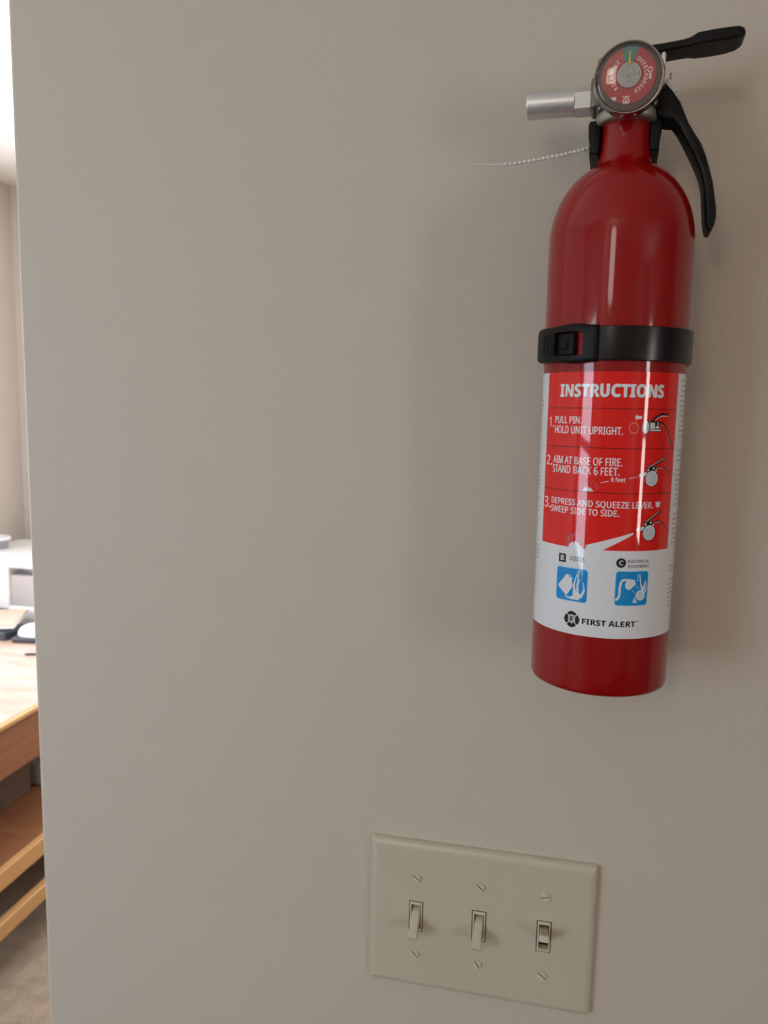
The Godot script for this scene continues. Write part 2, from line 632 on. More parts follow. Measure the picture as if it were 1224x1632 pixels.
func switch_plate() -> void:
	var t := thing("switch_plate", "wide ivory wall plate with three toggle light switches", "light switch", Vector3(0, 1220, 0))
	var b := Mesher.new()
	var W := 161.9
	var H := 114.3
	var rings := []
	for q in [[0.0, 0.0], [0.0, 1.6], [0.25, 2.8], [0.9, 4.0], [2.0, 5.0], [3.4, 5.6], [5.0, 5.9]]:
		rings.append(rounded_loop(W - 2 * q[0], H - 2 * q[0], maxf(2.4 - q[0], 0.02), q[1]))
	b.loft(rings, false)
	var xs := [-W / 2 + 5.0]
	for c in [-46.0, 0.0, 46.0]:
		xs.append(c - 5.2)
		xs.append(c + 5.2)
	xs.append(W / 2 - 5.0)
	var ys := [-H / 2 + 5.0, -12.0, 12.0, H / 2 - 5.0]
	for i in xs.size() - 1:
		for j in 3:
			if j == 1 and i % 2 == 1:
				var z := 5.9
				var lo := Vector2(xs[i], ys[j])
				var hi := Vector2(xs[i + 1], ys[j + 1])
				var ring := [Vector2(lo.x, lo.y), Vector2(hi.x, lo.y), Vector2(hi.x, hi.y), Vector2(lo.x, hi.y)]
				for k in 4:
					var u: Vector2 = ring[k]
					var v: Vector2 = ring[(k + 1) % 4]
					b.quad(Mesher.lift(u, z), Mesher.lift(v, z), Mesher.lift(v, 1), Mesher.lift(u, 1))
				continue
			b.quad(Vector3(xs[i], ys[j], 5.9), Vector3(xs[i + 1], ys[j], 5.9), Vector3(xs[i + 1], ys[j + 1], 5.9), Vector3(xs[i], ys[j + 1], 5.9))
	part("plate", b, M.ivory_plastic, t)

	# oval slotted screws, each slot at its own angle
	for s in [[-46, 1, -40], [-46, -1, -42], [0, 1, -43], [0, -1, -56], [46, 1, 12], [46, -1, -42]]:
		var sc := Mesher.new()
		sc.xf = Transform3D(Basis(Vector3.BACK, deg_to_rad(s[2])), Vector3(s[0], s[1] * 30.15, 5.8))
		for side in [-1.0, 1.0]:
			var flat := PackedVector2Array()
			var half := acos(0.36 / 3.3)
			for k in 15:
				var a: float = PI / 2 * side - half + 2 * half * k / 14.0
				flat.append(Vector2(cos(a), sin(a)) * 3.3)
			sc.prism(flat, 0.0, 1.3, 0.4)
		var head := part("screw", sc, M.screw_paint, t)
		var bed := Mesher.new()
		bed.xf = Transform3D(Basis(Vector3.BACK, deg_to_rad(s[2])), Vector3(s[0], s[1] * 30.15, 5.8))
		bed.box(Vector3(-3.2, -0.5, 0), Vector3(3.2, 0.5, 0.5))
		part("slot", bed, M.slot_dark, head)

	# three toggles in their collars: the first two down, the right one up
	for s in [[-46.0, -1.0, "toggle lever pushed down"], [0.0, -1.0, "toggle lever pushed down"], [46.0, 1.0, "toggle lever pushed up"]]:
		var col := Mesher.new()
		var o := rounded_loop(9.2, 22.6, 0.6, 0)
		var inn := rounded_loop(6.9, 18.6, 0.4, 0)
		var levels := []
		for q in [[o, 1.0], [o, 6.2], [inn, 6.5], [inn, 1.0]]:
			var ring := PackedVector3Array()
			for p in q[0]:
				ring.append(Vector3(p.x + s[0], p.y, q[1]))
			levels.append(ring)
		col.loft(levels, false)
		part("collar", col, M.ivory_switch, t)
		var bed := Mesher.new()
		bed.box(Vector3(s[0] - 5.3, -12.2, 0.4), Vector3(s[0] + 5.3, 12.2, 1.4))
		part("switch_bed", bed, M.switch_slot, t)
		# rocking lever: sections from its pivot barrel out to the flared tip
		var lev := Mesher.new()
		var secs := [[0.0, 6.2, 11.5], [5.0, 6.2, 11.0], [8.0, 6.1, 9.2], [12.0, 5.8, 7.0], [17.0, 6.1, 5.6], [21.5, 7.0, 4.9], [22.8, 6.6, 4.0]]
		var tilt: float = deg_to_rad(24.0) * s[1]
		lev.xf = Transform3D(Basis(Vector3.RIGHT, -tilt), Vector3(s[0], s[1] * -1.0, -0.5))
		var rr := []
		for q in secs:
			rr.append(rounded_loop(q[1], q[2], 1.0, q[0]))
		lev.loft(rr)
		var lv := part("toggle", lev, M.ivory_switch, t)
		lv.set_meta("label", s[2])


# ---------------------------------------------------------------- the extinguisher
const AXIS := Vector3(68.97, 1430, 49.32)
const FACING := -0.0669


func patch(b: Mesher, r: float, s0: float, s1: float, y0: float, y1: float) -> void:  # a sheet wrapped round the cylinder
	var n := 72
	for i in n:
		var a0 := lerpf(s0, s1, float(i) / n) / r
		var a1 := lerpf(s0, s1, float(i + 1) / n) / r
		var u0 := float(i) / n
		var u1 := float(i + 1) / n
		var A := Vector3(sin(a0) * r, y0, cos(a0) * r)
		var B := Vector3(sin(a1) * r, y0, cos(a1) * r)
		var C := Vector3(sin(a1) * r, y1, cos(a1) * r)
		var D := Vector3(sin(a0) * r, y1, cos(a0) * r)
		b.tri(A, B, C, Vector2(u0, 1), Vector2(u1, 1), Vector2(u1, 0))
		b.tri(A, C, D, Vector2(u0, 1), Vector2(u1, 0), Vector2(u0, 0))


func extinguisher() -> void:
	var t := thing("fire_extinguisher", "red fire extinguisher strapped to the wall with an instruction label", "fire extinguisher", AXIS)
	t.rotation = Vector3(0, FACING, deg_to_rad(0.25))
	# cylinder, shoulder and neck
	var prof := [Vector2(0, 7), Vector2(26, 6), Vector2(33, 2.5), Vector2(36, 0.3), Vector2(38, 0.2), Vector2(39.2, 1.0), Vector2(39.8, 3.0)]
	for k in 12:
		prof.append(Vector2(39.8, 20.0 + k * 20.5))
	for k in 15:
		var u := 0.9225 * sin(PI / 2 * (k + 1) / 15.0)
		prof.append(Vector2(39.8 * pow(1.0 - pow(u, 2.15), 1.0 / 2.15), 252 + 47 * u))
	prof.append_array([Vector2(15.6, 296.6), Vector2(14.4, 299.2), Vector2(13.6, 302.4), Vector2(13.1, 306), Vector2(12.8, 310), Vector2(12.7, 317.5), Vector2(12.2, 319), Vector2(0, 319)])
	var b := Mesher.new()
	b.lathe(prof, 96)
	part("cylinder", b, M.red_enamel, t)

	# printed label
	var lb := Mesher.new()
	patch(lb, 39.98, -75, 75, 34.6, 181.2)
	var lm := StandardMaterial3D.new()
	lm.resource_name = "label_print"
	lm.albedo_texture = label_print()
	lm.roughness = 0.35
	lm.metallic_specular = 0.15
	lm.clearcoat_enabled = true
	lm.clearcoat = 1.0
	lm.clearcoat_roughness = 0.03
	lm.heightmap_enabled = true
	lm.heightmap_texture = noise(0.012, 2, 44)
	lm.heightmap_scale = 0.01
	var lo := part("instruction_label", lb, lm, t)
	lo.set_meta("label", "glossy red and white printed instruction label")

	# valve: collar, body, nozzle
	var c := Mesher.new()
	c.lathe([Vector2(0, 318), Vector2(15, 318), Vector2(16.4, 319), Vector2(16.8, 320.5), Vector2(16.8, 323), Vector2(16, 324.5), Vector2(0, 325)], 48)
	part("valve_collar", c, M.collar_metal, t)
	var vb := Mesher.new()
	vb.rbox(Vector3(-0.5, 338, -2), Vector3(33, 29, 25), 3.0)
	vb.rbox(Vector3(-13, 334, 1), Vector3(14, 17, 20), 2.5)
	part("valve_body", vb, M.dull_metal, t)
	var nz := Mesher.new()
	nz.xf = Transform3D(Basis(Vector3.BACK, PI / 2), Vector3(0, 333.2, 0))
	nz.lathe([Vector2(0, 28.5), Vector2(7.0, 28.5), Vector2(7.3, 29.0), Vector2(7.3, 54.6), Vector2(6.9, 55.2), Vector2(4.6, 55.2), Vector2(4.4, 54.6), Vector2(4.2, 36), Vector2(0, 36)], 40)
	var nozzle := part("nozzle", nz, M.aluminium, t)
	nozzle.set_meta("label", "bare aluminium discharge nozzle")
	var hx := Mesher.new()
	hx.xf = Transform3D(Basis(Vector3.BACK, PI / 2), Vector3(0, 333.2, 0))
	hx.lathe([Vector2(0, 17), Vector2(8.0, 17), Vector2(8.0, 28.1), Vector2(7.5, 28.7), Vector2(0, 28.7)], 6, deg_to_rad(18.0))
	part("nozzle_nut", hx, M.aluminium, nozzle, 20.0)

	gauge(t)
	levers(t)


func gauge(t: Node3D) -> void:
	var xf := Transform3D(Basis(Vector3.RIGHT, PI / 2 + deg_to_rad(7.0)).scaled(Vector3.ONE * 0.975), Vector3(0, 334.6, 17.2))  # the lathe's axis turned to face the room
	var b := Mesher.new()
	b.xf = xf
	b.lathe([Vector2(0, -10), Vector2(8.5, -10), Vector2(8.5, 0), Vector2(15.5, 0), Vector2(17.6, 1.2), Vector2(18.4, 3.0), Vector2(18.4, 9.0), Vector2(18.1, 10.2), Vector2(17.6, 10.8), Vector2(17.1, 10.7), Vector2(16.9, 10.2), Vector2(16.8, 6.8), Vector2(0, 6.8)], 72)
	var g := part("pressure_gauge", b, M.chrome, t)
	g.set_meta("label", "round pressure gauge with chrome rim and red dial")
	# dark gasket between rim and dial
	var gk := Mesher.new()
	gk.xf = xf
	gk.lathe([Vector2(0, 6.5), Vector2(16.85, 6.5), Vector2(16.85, 8.6), Vector2(16.2, 8.2), Vector2(15.8, 7.5), Vector2(0, 7.4)], 60)
	part("gasket", gk, M.gauge_gasket, g)
	# dial, seen raised a little by the thick lens
	var lift := Vector3(0, 0, -1.7)
	var d := Mesher.new()
	d.xf = xf
	for k in 48:
		var a0 := TAU * k / 48
		var a1 := TAU * (k + 1) / 48
		var P := Vector3(14.0 * sin(a0), 7.9, 14.0 * cos(a0)) + lift
		var Q := Vector3(14.0 * sin(a1), 7.9, 14.0 * cos(a1)) + lift
		d.tri(Vector3(0, 7.9, 0) + lift, P, Q, Vector2(0.5, 0.5), Vector2(0.5 + sin(a0) * 0.5, 0.5 + cos(a0) * 0.5), Vector2(0.5 + sin(a1) * 0.5, 0.5 + cos(a1) * 0.5))
	var dm := StandardMaterial3D.new()
	dm.resource_name = "dial_print"
	dm.albedo_texture = dial_print()
	dm.roughness = 0.5
	part("dial", d, dm, g)
	# coiled spring: separate turns over a darker seat
	var seat := Mesher.new()
	seat.xf = xf
	seat.xf.origin = xf * lift
	seat.lathe([Vector2(0, 7.95), Vector2(6.3, 7.95), Vector2(6.3, 8.3), Vector2(0, 8.3)], 40)
	part("coil_seat", seat, M.coil_gap, g)
	var coil := Mesher.new()
	coil.xf = seat.xf
	for k in 7:
		var r := 0.75 + 0.85 * k
		coil.lathe([Vector2(r - 0.27, 8.3), Vector2(r + 0.27, 8.3), Vector2(r + 0.27, 8.75), Vector2(r + 0.12, 8.95), Vector2(r - 0.12, 8.95), Vector2(r - 0.27, 8.75), Vector2(r - 0.27, 8.3)], 40)
	part("coil", coil, M.aluminium, g)
	var nd := Mesher.new()
	nd.xf = seat.xf
	nd.loft([PackedVector3Array([Vector3(-0.7, 9.2, -5), Vector3(-0.25, 9.2, -11.6), Vector3(0.25, 9.2, -11.6), Vector3(0.7, 9.2, -5)]), PackedVector3Array([Vector3(-0.6, 9.6, -5), Vector3(-0.2, 9.6, -11.6), Vector3(0.2, 9.6, -11.6), Vector3(0.6, 9.6, -5)])])
	part("needle", nd, M.brass, g)
	var gl := Mesher.new()
	gl.xf = xf
	var gp := []
	for k in 9:
		var a := PI / 2 * k / 8.0
		gp.append(Vector2(16.95 * cos(a), 9.9 + 1.9 * sin(a)))
	gl.lathe(gp, 48)
	part("gauge_lens", gl, M.gauge_glass, g, 80.0)


func levers(t: Node3D) -> void:
	# upper lever: rounded sections along its length
	var b := Mesher.new()
	var rings := []
	# x, y low, y high, z back, z front
	for q in [[2, 350.5, 354.5, -7, 7], [10, 351.5, 356.5, -8, 8], [18, 352.6, 356.9, -8, 8], [27, 353.4, 357.6, -8.2, 8.2], [30.5, 353.6, 358.2, -8.4, 8.6], [34, 353.6, 359.5, -10, 10.2], [41, 353.8, 360.0, -10, 10.5], [49, 354.2, 360.4, -9.5, 10.5], [54, 354.6, 360.4, -7.5, 10.3], [56.4, 355.2, 359.6, -5, 9.5], [57.3, 356.4, 358.4, -3.5, 8]]:
		var ring := PackedVector3Array()
		var r := minf(1.2, (q[2] - q[1]) * 0.4)
		for c in [[q[3] + r, q[1] + r, PI], [q[4] - r, q[1] + r, PI * 1.5], [q[4] - r, q[2] - r, 0.0], [q[3] + r, q[2] - r, PI / 2]]:
			for i in 4:
				var a: float = c[2] + PI / 2 * i / 3.0
				ring.append(Vector3(q[0], c[1] + sin(a) * r, c[0] + cos(a) * r))
		ring.reverse()
		rings.append(ring)
	b.loft(rings)
	var up := part("squeeze_lever", b, M.black_plastic, t)
	up.set_meta("label", "black upper squeeze lever")
	# lower carrying handle
	var h := Mesher.new()
	var axis_plane := [[17.6, 549.9], [21.8, 545.3], [26.4, 538.8], [31.3, 527.7], [35, 521.8], [38.5, 516.5], [41.4, 509.8], [43.6, 503.1], [45.8, 495.8], [48.3, 482.5], [48.7, 477.5], [47.9, 472.8], [46.6, 469.6], [44.6, 470.2], [43.4, 473.5], [42.6, 479.4], [41.0, 494.4], [39.4, 500.5], [37.0, 506.1], [34, 512.3], [30.0, 519.7], [26.6, 525.8], [23.4, 530.0], [19, 530.6], [13, 534], [11, 540], [11, 548]]
	var poly := []
	for q in axis_plane:
		poly.append([q[0] * 0.983 + 1.4, 160.4 + (q[1] - 370.4) * 0.983])
	h.prism(v2(poly), -11.0, 8.0, 1.1)
	var hd := part("carry_handle", h, M.black_plastic, t)
	hd.set_meta("label", "curved black lower carrying handle")
	# pivot cheek and pin beside the gauge
	var pv := Mesher.new()
	var cheek := []
	for k in 9:
		var a := PI * k / 8.0
		cheek.append([17.3 + 1.35 * cos(a), 349.2 + 2.2 * sin(a)])
	cheek.append_array([[15.9, 334], [18.4, 334]])
	pv.prism(v2(cheek), 5.5, 10.5, 0.5)
	part("pivot_cheek", pv, M.aluminium, t)


func dial_print() -> ImageTexture:
	var pr := Printer.new(2.0, 2.0, -1.0, 1.0, 512, Color8(172, 30, 30))
	var wedge := []
	for k in 9:
		wedge.append(Vector2.from_angle(PI / 2 + deg_to_rad(-18 + 36 * k / 8.0)) * 1.05)
	wedge.append(Vector2(-0.1, 0.2))
	wedge.append(Vector2(0.1, 0.2))
	pr.poly(wedge, Color8(44, 120, 104))
	var w := Color8(222, 200, 200)
	pr.arc_text("RECHARGE", 0.56, deg_to_rad(222), deg_to_rad(13), 0.15, w)
	pr.arc_text("OVERCHARGED", 0.56, deg_to_rad(58), deg_to_rad(12.2), 0.15, w)
	pr.poly([Vector2(-0.78, 0.1), Vector2(-0.66, 0.06), Vector2(-0.58, 0.2), Vector2(-0.7, 0.25)], w)
	pr.rect(0.74, -0.2, 0.82, 0.02, w)
	pr.disc(Vector2(0.77, 0.13), 0.1, 0.1, w)
	pr.disc(Vector2(0.77, 0.13), 0.06, 0.06, Color8(172, 30, 30))
	pr.rect(-0.2, -0.76, 0.07, -0.72, w)
	pr.disc(Vector2(-0.06, -0.9), 0.13, 0.13, w)
	pr.disc(Vector2(-0.06, -0.9), 0.085, 0.085, Color8(172, 30, 30))
	pr.poly([Vector2(-0.13, -0.97), Vector2(0.01, -0.97), Vector2(-0.06, -0.83)], w)
	pr.rect(-0.62, -0.86, -0.44, -0.72, w)
	return pr.texture()


# coordinates: millimetres round the cylinder from the middle of the front, and up from the cylinder's foot
func label_print() -> ImageTexture:
	var ink := Color8(224, 20, 18)
	var white := Color8(222, 224, 230)
	var black := Color8(22, 22, 26)
	var blue := Color8(0, 138, 212)
	var pr := Printer.new(150, 146.6, -75, 181.2, 20, white)
	var dy := -210.0
	# red panel with a white spray cone and a flame rising from the white
	pr.rect(-42.2, 294.3 + dy, 41.8, 392 + dy, ink)
	pr.poly([Vector2(15.8, 304.6 + dy), Vector2(15.8, 303.4 + dy), Vector2(-0.5, 294.2 + dy), Vector2(-10, 294.2 + dy), Vector2(-8.9, 296.7 + dy)], white)
	for y in [371.6, 350.3, 325.9]:
		pr.rect(-42.2, y - 0.2 + dy, 41.8, y + 0.2 + dy, Color8(70, 10, 10))
	pr.text("INSTRUCTIONS", -30.0, 29.6, 377.7 + dy, 384.2 + dy, black, true, 0.28)
	pr.text("INSTRUCTIONS", -30.2, 29.4, 377.9 + dy, 384.4 + dy, white, true, 0.3)
	pr.text("1.", -39.4, -34.9, 360.9 + dy, 366.4 + dy, white, false, 0.12)
	pr.text("PULL PIN.", -33.6, -15.4, 363.2 + dy, 367.0 + dy, white, false, 0.12)
	pr.text("HOLD UNIT UPRIGHT.", -33.6, 6.8, 357.7 + dy, 361.7 + dy, white, false, 0.12)
	pr.text("2.", -40.6, -34.8, 339.4 + dy, 344.7 + dy, white, false, 0.12)
	pr.text("AIM AT BASE OF FIRE.", -33.8, 7.6, 340.8 + dy, 344.9 + dy, white, false, 0.12)
	pr.text("STAND BACK 6 FEET.", -33.9, 6.2, 335.6 + dy, 339.8 + dy, white, false, 0.12)
	pr.text("3.", -41.0, -34.9, 314.8 + dy, 321.0 + dy, white, false, 0.12)
	pr.text("DEPRESS AND SQUEEZE LEVER.", -33.8, 26.9, 317.9 + dy, 321.3 + dy, white, false, 0.12)
	pr.text("SWEEP SIDE TO SIDE.", -34.0, 7.4, 313.2 + dy, 316.6 + dy, white, false, 0.12)
	pr.text("6 feet", 2.1, 9.8, 332.2 + dy, 334.6 + dy, white, true)
	pr.line(Vector2(-3.4, 331.3 + dy), Vector2(0.9, 332.5 + dy), 0.35, white)
	pr.line(Vector2(11.5, 334.1 + dy), Vector2(16.4, 335.3 + dy), 0.35, white)

	# flames of the second and third step
	var f := Vector2(-10.2, 326.4 + dy)
	pr.poly([f + Vector2(-3.2, 0), f + Vector2(3.4, 0), f + Vector2(2.2, 1.4), f + Vector2(1.4, 2.4), f + Vector2(0.8, 1.5), f + Vector2(0, 2.9), f + Vector2(-0.8, 1.5), f + Vector2(-1.6, 2.3), f + Vector2(-2.3, 1.2)], white)
	for k in 7:
		var a := deg_to_rad(20 + 23.5 * k)
		var o := f + Vector2(cos(a) * 4.6, sin(a) * 4.4)
		pr.curve([o, o + Vector2(cos(a + 0.6), sin(a + 0.6)) * 1.0, o + Vector2(cos(a), sin(a)) * 2.3], 0.4, Color8(110, 16, 16), 0.15)
		pr.curve([o + Vector2(0.35, 0), o + Vector2(0.35, 0) + Vector2(cos(a + 0.6), sin(a + 0.6)) * 0.9, o + Vector2(0.3, 0) + Vector2(cos(a), sin(a)) * 1.9], 0.18, white, 0.1)
	f = Vector2(-15.6, 294.0 + dy)
	pr.poly([f + Vector2(-4.2, 0), f + Vector2(4.6, 0), f + Vector2(3.6, 1.6), f + Vector2(2.4, 2.2), f + Vector2(1.9, 3.9), f + Vector2(1.0, 2.7), f + Vector2(0.2, 4.6), f + Vector2(-0.9, 2.8), f + Vector2(-2.0, 4.0), f + Vector2(-2.5, 2.4), f + Vector2(-3.6, 2.6)], white)
	for q in [[-5.4, 0.6, -4.0, 5.0], [-4.2, 3.6, -3.0, 8.0], [-1.6, 4.8, -0.6, 9.4], [1.4, 4.4, 2.2, 7.6], [3.4, 2.8, 5.0, 6.0], [5.2, 0.6, 6.4, 2.8]]:
		for layer in [[0.95, Color8(60, 8, 12)], [0.48, Color8(238, 160, 160)]]:
			var a := f + Vector2(q[0], q[1])
			var c := f + Vector2(q[2], q[3])
			var m := (a + c) / 2
			pr.curve([a, m + Vector2(-1.0, -0.3), m + Vector2(0.5, 0.9), c], layer[0], layer[1], layer[0] * 0.5)

	# the little extinguisher heads
	var grey := Color8(205, 210, 216)
	var wire := Color8(236, 150, 140)
	# 1: pull the pin
	for k in 24:
		var a := TAU * k / 24.0
		var a2 := TAU * (k + 1) / 24.0
		pr.line(Vector2(12.7 + 2.55 * cos(a), 361.4 + dy + 2.75 * sin(a)), Vector2(12.7 + 2.55 * cos(a2), 361.4 + dy + 2.75 * sin(a2)), 0.4, wire)
	pr.poly([Vector2(13.0, 367.1 + dy), Vector2(14.2, 369.0 + dy), Vector2(14.2, 367.9 + dy), Vector2(16.8, 367.9 + dy), Vector2(16.8, 366.3 + dy), Vector2(14.2, 366.3 + dy), Vector2(14.2, 365.2 + dy)], white)
	pr.curve([Vector2(23.2, 365.2 + dy), Vector2(26.0, 367.6 + dy), Vector2(29.4, 369.0 + dy), Vector2(34.2, 368.8 + dy)], 1.3, black, 1.0)
	pr.curve([Vector2(25.0, 366.0 + dy), Vector2(28.4, 367.8 + dy), Vector2(33.8, 367.9 + dy)], 0.45, grey)
	pr.curve([Vector2(27.2, 364.6 + dy), Vector2(31.0, 363.4 + dy), Vector2(35.2, 358.4 + dy), Vector2(39.4, 350.6 + dy)], 1.35, black, 1.0)
	pr.curve([Vector2(28.0, 364.2 + dy), Vector2(31.0, 362.8 + dy), Vector2(34.8, 358.2 + dy), Vector2(38.8, 351.0 + dy)], 0.5, Color8(140, 120, 112), 0.3)
	pr.rect(21.4, 359.6 + dy, 29.2, 361.0 + dy, black)
	pr.rect(21.7, 359.9 + dy, 28.9, 360.7 + dy, white)
	pr.rect(21.6, 360.8 + dy, 28.2, 365.2 + dy, black)
	pr.rect(21.8, 361.0 + dy, 24.9, 364.4 + dy, grey)
	pr.rect(25.3, 361.2 + dy, 27.8, 362.6 + dy, grey)
	pr.rect(26.4, 363.0 + dy, 27.2, 364.6 + dy, white)
	pr.disc(Vector2(19.4, 361.9 + dy), 2.35, 3.9, black)
	pr.disc(Vector2(19.2, 361.9 + dy), 2.05, 3.6, white)
	pr.disc(Vector2(18.9, 361.9 + dy), 1.7, 3.2, Color8(186, 192, 206))
	pr.curve([Vector2(22.2, 359.6 + dy), Vector2(21.8, 357.2 + dy), Vector2(19.4, 354.4 + dy), Vector2(19.0, 352.2 + dy)], 0.22, Color8(70, 10, 10))
	pr.curve([Vector2(28.2, 359.6 + dy), Vector2(29.0, 357.0 + dy), Vector2(31.4, 354.6 + dy), Vector2(31.6, 351.0 + dy)], 0.22, Color8(70, 10, 10))
	# 2 and 3: aim, squeeze
	for q in [[25.0, 334.2, 12.2, 11.2], [25.4, 304.3, 10.9, 12.1]]:
		var c := Vector2(q[0], q[1] + dy)
		var tip: Vector2 = c + Vector2(8.6 if q[1] > 320 else 7.2, q[3])
		var root: Vector2 = c + Vector2(-3.4, 5.2)
		pr.line(root, tip, 1.5, black)
		pr.line(root + Vector2(0.6, 0.7), tip + Vector2(-0.6, -0.1), 0.4, grey)
		pr.curve([c + Vector2(1.0, 5.6), c + Vector2(7.0, 5.8), c + Vector2(11.0, 4.2), c + Vector2(14.2, 1.2)], 1.0, black, 0.35)
		pr.line(c + Vector2(1.4, 5.6), c + Vector2(7.6, 5.6), 0.35, grey)
		pr.poly([c + Vector2(-4.4, 3.4), c + Vector2(3.0, 3.2), c + Vector2(2.4, 6.4), c + Vector2(-2.6, 5.8)], black)
		pr.poly([c + Vector2(-8.2, 0.6), c + Vector2(-3.2, 1.4), c + Vector2(-2.4, 4.4), c + Vector2(-8.2, 2.6)], black)
		pr.poly([c + Vector2(-8.0, 0.8), c + Vector2(-6.4, 1.1), c + Vector2(-6.4, 3.0), c + Vector2(-8.0, 2.4)], white)
		pr.poly([c + Vector2(-5.8, 1.2), c + Vector2(-3.4, 1.6), c + Vector2(-3.4, 3.8), c + Vector2(-5.8, 3.1)], white)
		pr.disc(c + Vector2(-2.6, 4.7), 0.6, 0.6, white)
		pr.disc(c + Vector2(0.8, 5.5), 0.6, 0.6, white)
		pr.disc(c + Vector2(2.4, 4.3), 0.6, 0.6, white)
		pr.disc(c, 4.4, 4.6, black)
		pr.disc(c, 4.0, 4.2, white)
		pr.disc(c + Vector2(-0.1, -0.1), 3.4, 3.6, Color8(196, 202, 210))
		pr.curve([c + Vector2(-4.2, -3.4), c + Vector2(-5.8, -6.0), c + Vector2(-6.4, -8.6)], 0.22, Color8(80, 10, 10))
		pr.curve([c + Vector2(4.4, -3.2), c + Vector2(6.4, -5.2), c + Vector2(6.8, -8.6)], 0.22, Color8(80, 10, 10))
	# squeezing hand
	var h := Vector2(30.2, 320.0 + dy)
	pr.poly([h + Vector2(-1.9, 1.2), h + Vector2(-1.2, 0.2), h + Vector2(-1.6, -1.0), h + Vector2(-0.2, -1.9), h + Vector2(1.2, -1.7), h + Vector2(1.9, 0.2), h + Vector2(1.7, 1.8), h + Vector2(1.2, 0.8), h + Vector2(0.8, 1.9), h + Vector2(0.4, 0.9), h + Vector2(-0.1, 1.9), h + Vector2(-0.5, 0.8), h + Vector2(-1.4, 1.5)], white)

	# the two fire classes
	pr.rect(-25.8, 285.1 + dy, -20.9, 290.0 + dy, black)
	pr.text("B", -24.5, -22.3, 286.1 + dy, 289.0 + dy, white)
	pr.text("LIQUIDS", -18.7, -9.9, 286.8 + dy, 289.2 + dy, Color8(70, 70, 74), true)
	pr.disc(Vector2(10.0, 287.6 + dy), 2.7, 2.7, black)
	pr.text("C", 8.9, 11.2, 286.3 + dy, 288.9 + dy, white)
	pr.text("ELECTRICAL", 13.8, 26.6, 287.7 + dy, 289.4 + dy, Color8(70, 70, 74), true)
	pr.text("EQUIPMENT", 13.9, 26.6, 284.9 + dy, 286.6 + dy, Color8(70, 70, 74), true)
	pr.round_rect(-26.9, 263.3 + dy, -7.2, 282.7 + dy, 2.0, Color8(170, 216, 240))
	pr.round_rect(-26.5, 263.7 + dy, -7.6, 282.3 + dy, 1.7, blue)
	pr.round_rect(7.2, 263.3 + dy, 26.9, 283.2 + dy, 2.0, Color8(170, 216, 240))
	pr.round_rect(7.6, 263.7 + dy, 26.5, 282.8 + dy, 1.7, blue)
	# tipped can, flame and puddle
	var o := Vector2(-26.5, 263.7 + dy)
	pr.poly([o + Vector2(6.4, 14.9), o + Vector2(9.8, 12.7), o + Vector2(10.6, 8.4), o + Vector2(6.8, 2.6), o + Vector2(0.9, 7.6)], white)
	pr.curve([o + Vector2(6.8, 14.6), o + Vector2(8.6, 14.4), o + Vector2(10.0, 12.6)], 0.5, white)
	pr.poly([o + Vector2(5.6, 2.4), o + Vector2(9.2, 2.2), o + Vector2(11.4, 3.6), o + Vector2(13.4, 3.0), o + Vector2(16.8, 2.6), o + Vector2(14.2, 1.8), o + Vector2(15.0, 1.0), o + Vector2(11.0, 0.9), o + Vector2(7.6, 1.3)], white)
	for q in [[12.6, 2.8, 11.4, 9.0, 12.8, 15.6, 1.8], [14.4, 3.0, 13.4, 8.0, 14.6, 12.8, 1.6], [15.6, 3.4, 17.2, 7.2, 16.4, 11.2, 1.4], [11.6, 3.0, 11.0, 5.4, 11.4, 10.8, 1.0], [13.4, 3.0, 13.2, 9.4, 13.9, 17.6, 0.9]]:
		pr.curve([o + Vector2(q[0], q[1]), o + Vector2(q[2], q[3]), o + Vector2(q[4], q[5])], q[6], white, 0.25)
	pr.disc(o + Vector2(15.0, 6.2), 0.8, 1.4, blue)
	# plug, cord, socket and flames
	o = Vector2(7.6, 263.7 + dy)
	pr.curve([o + Vector2(0.8, 3.2), o + Vector2(2.2, 5.4), o + Vector2(2.4, 10.4), o + Vector2(3.6, 14.0), o + Vector2(7.2, 14.4)], 1.25, white)
	var plug := []
	for k in 13:
		plug.append(o + Vector2(8.4, 11.6) + Vector2.from_angle(deg_to_rad(40 + 180 * k / 12.0)) * 3.2)
	plug[0] += Vector2(0.5, 0.4)
	pr.poly(plug, white)
	pr.poly([o + Vector2(5.8, 9.6), o + Vector2(10.8, 13.6), o + Vector2(11.4, 12.0), o + Vector2(7.6, 8.6)], white)
	pr.line(o + Vector2(11.6, 11.4), o + Vector2(13.4, 9.2), 0.25, white)
	pr.line(o + Vector2(9.0, 9.2), o + Vector2(11.2, 6.8), 0.25, white)
	pr.disc(o + Vector2(14.6, 5.6), 2.9, 2.9, white)
	pr.disc(o + Vector2(14.6, 5.6), 2.1, 2.1, Color8(196, 214, 226))
	for q in [[15.8, 8.4, 14.4, 12.0, 13.4, 17.4, 1.3], [16.4, 8.6, 16.8, 10.8, 17.2, 13.4, 1.2], [17.4, 7.4, 18.0, 9.6, 18.0, 12.6, 0.8], [12.6, 13.8, 12.2, 15.4, 12.5, 17.4, 0.35]]:
		pr.curve([o + Vector2(q[0], q[1]), o + Vector2(q[2], q[3]), o + Vector2(q[4], q[5])], q[6], white, 0.25)
	pr.poly([o + Vector2(9.8, 1.6), o + Vector2(13.0, 1.4), o + Vector2(12.0, 2.6), o + Vector2(11.2, 5.0), o + Vector2(10.4, 2.8)], white)

	# maker's mark: four-armed badge with an F, and the name
	var e := Vector2(-15.6, 253.2 + dy)
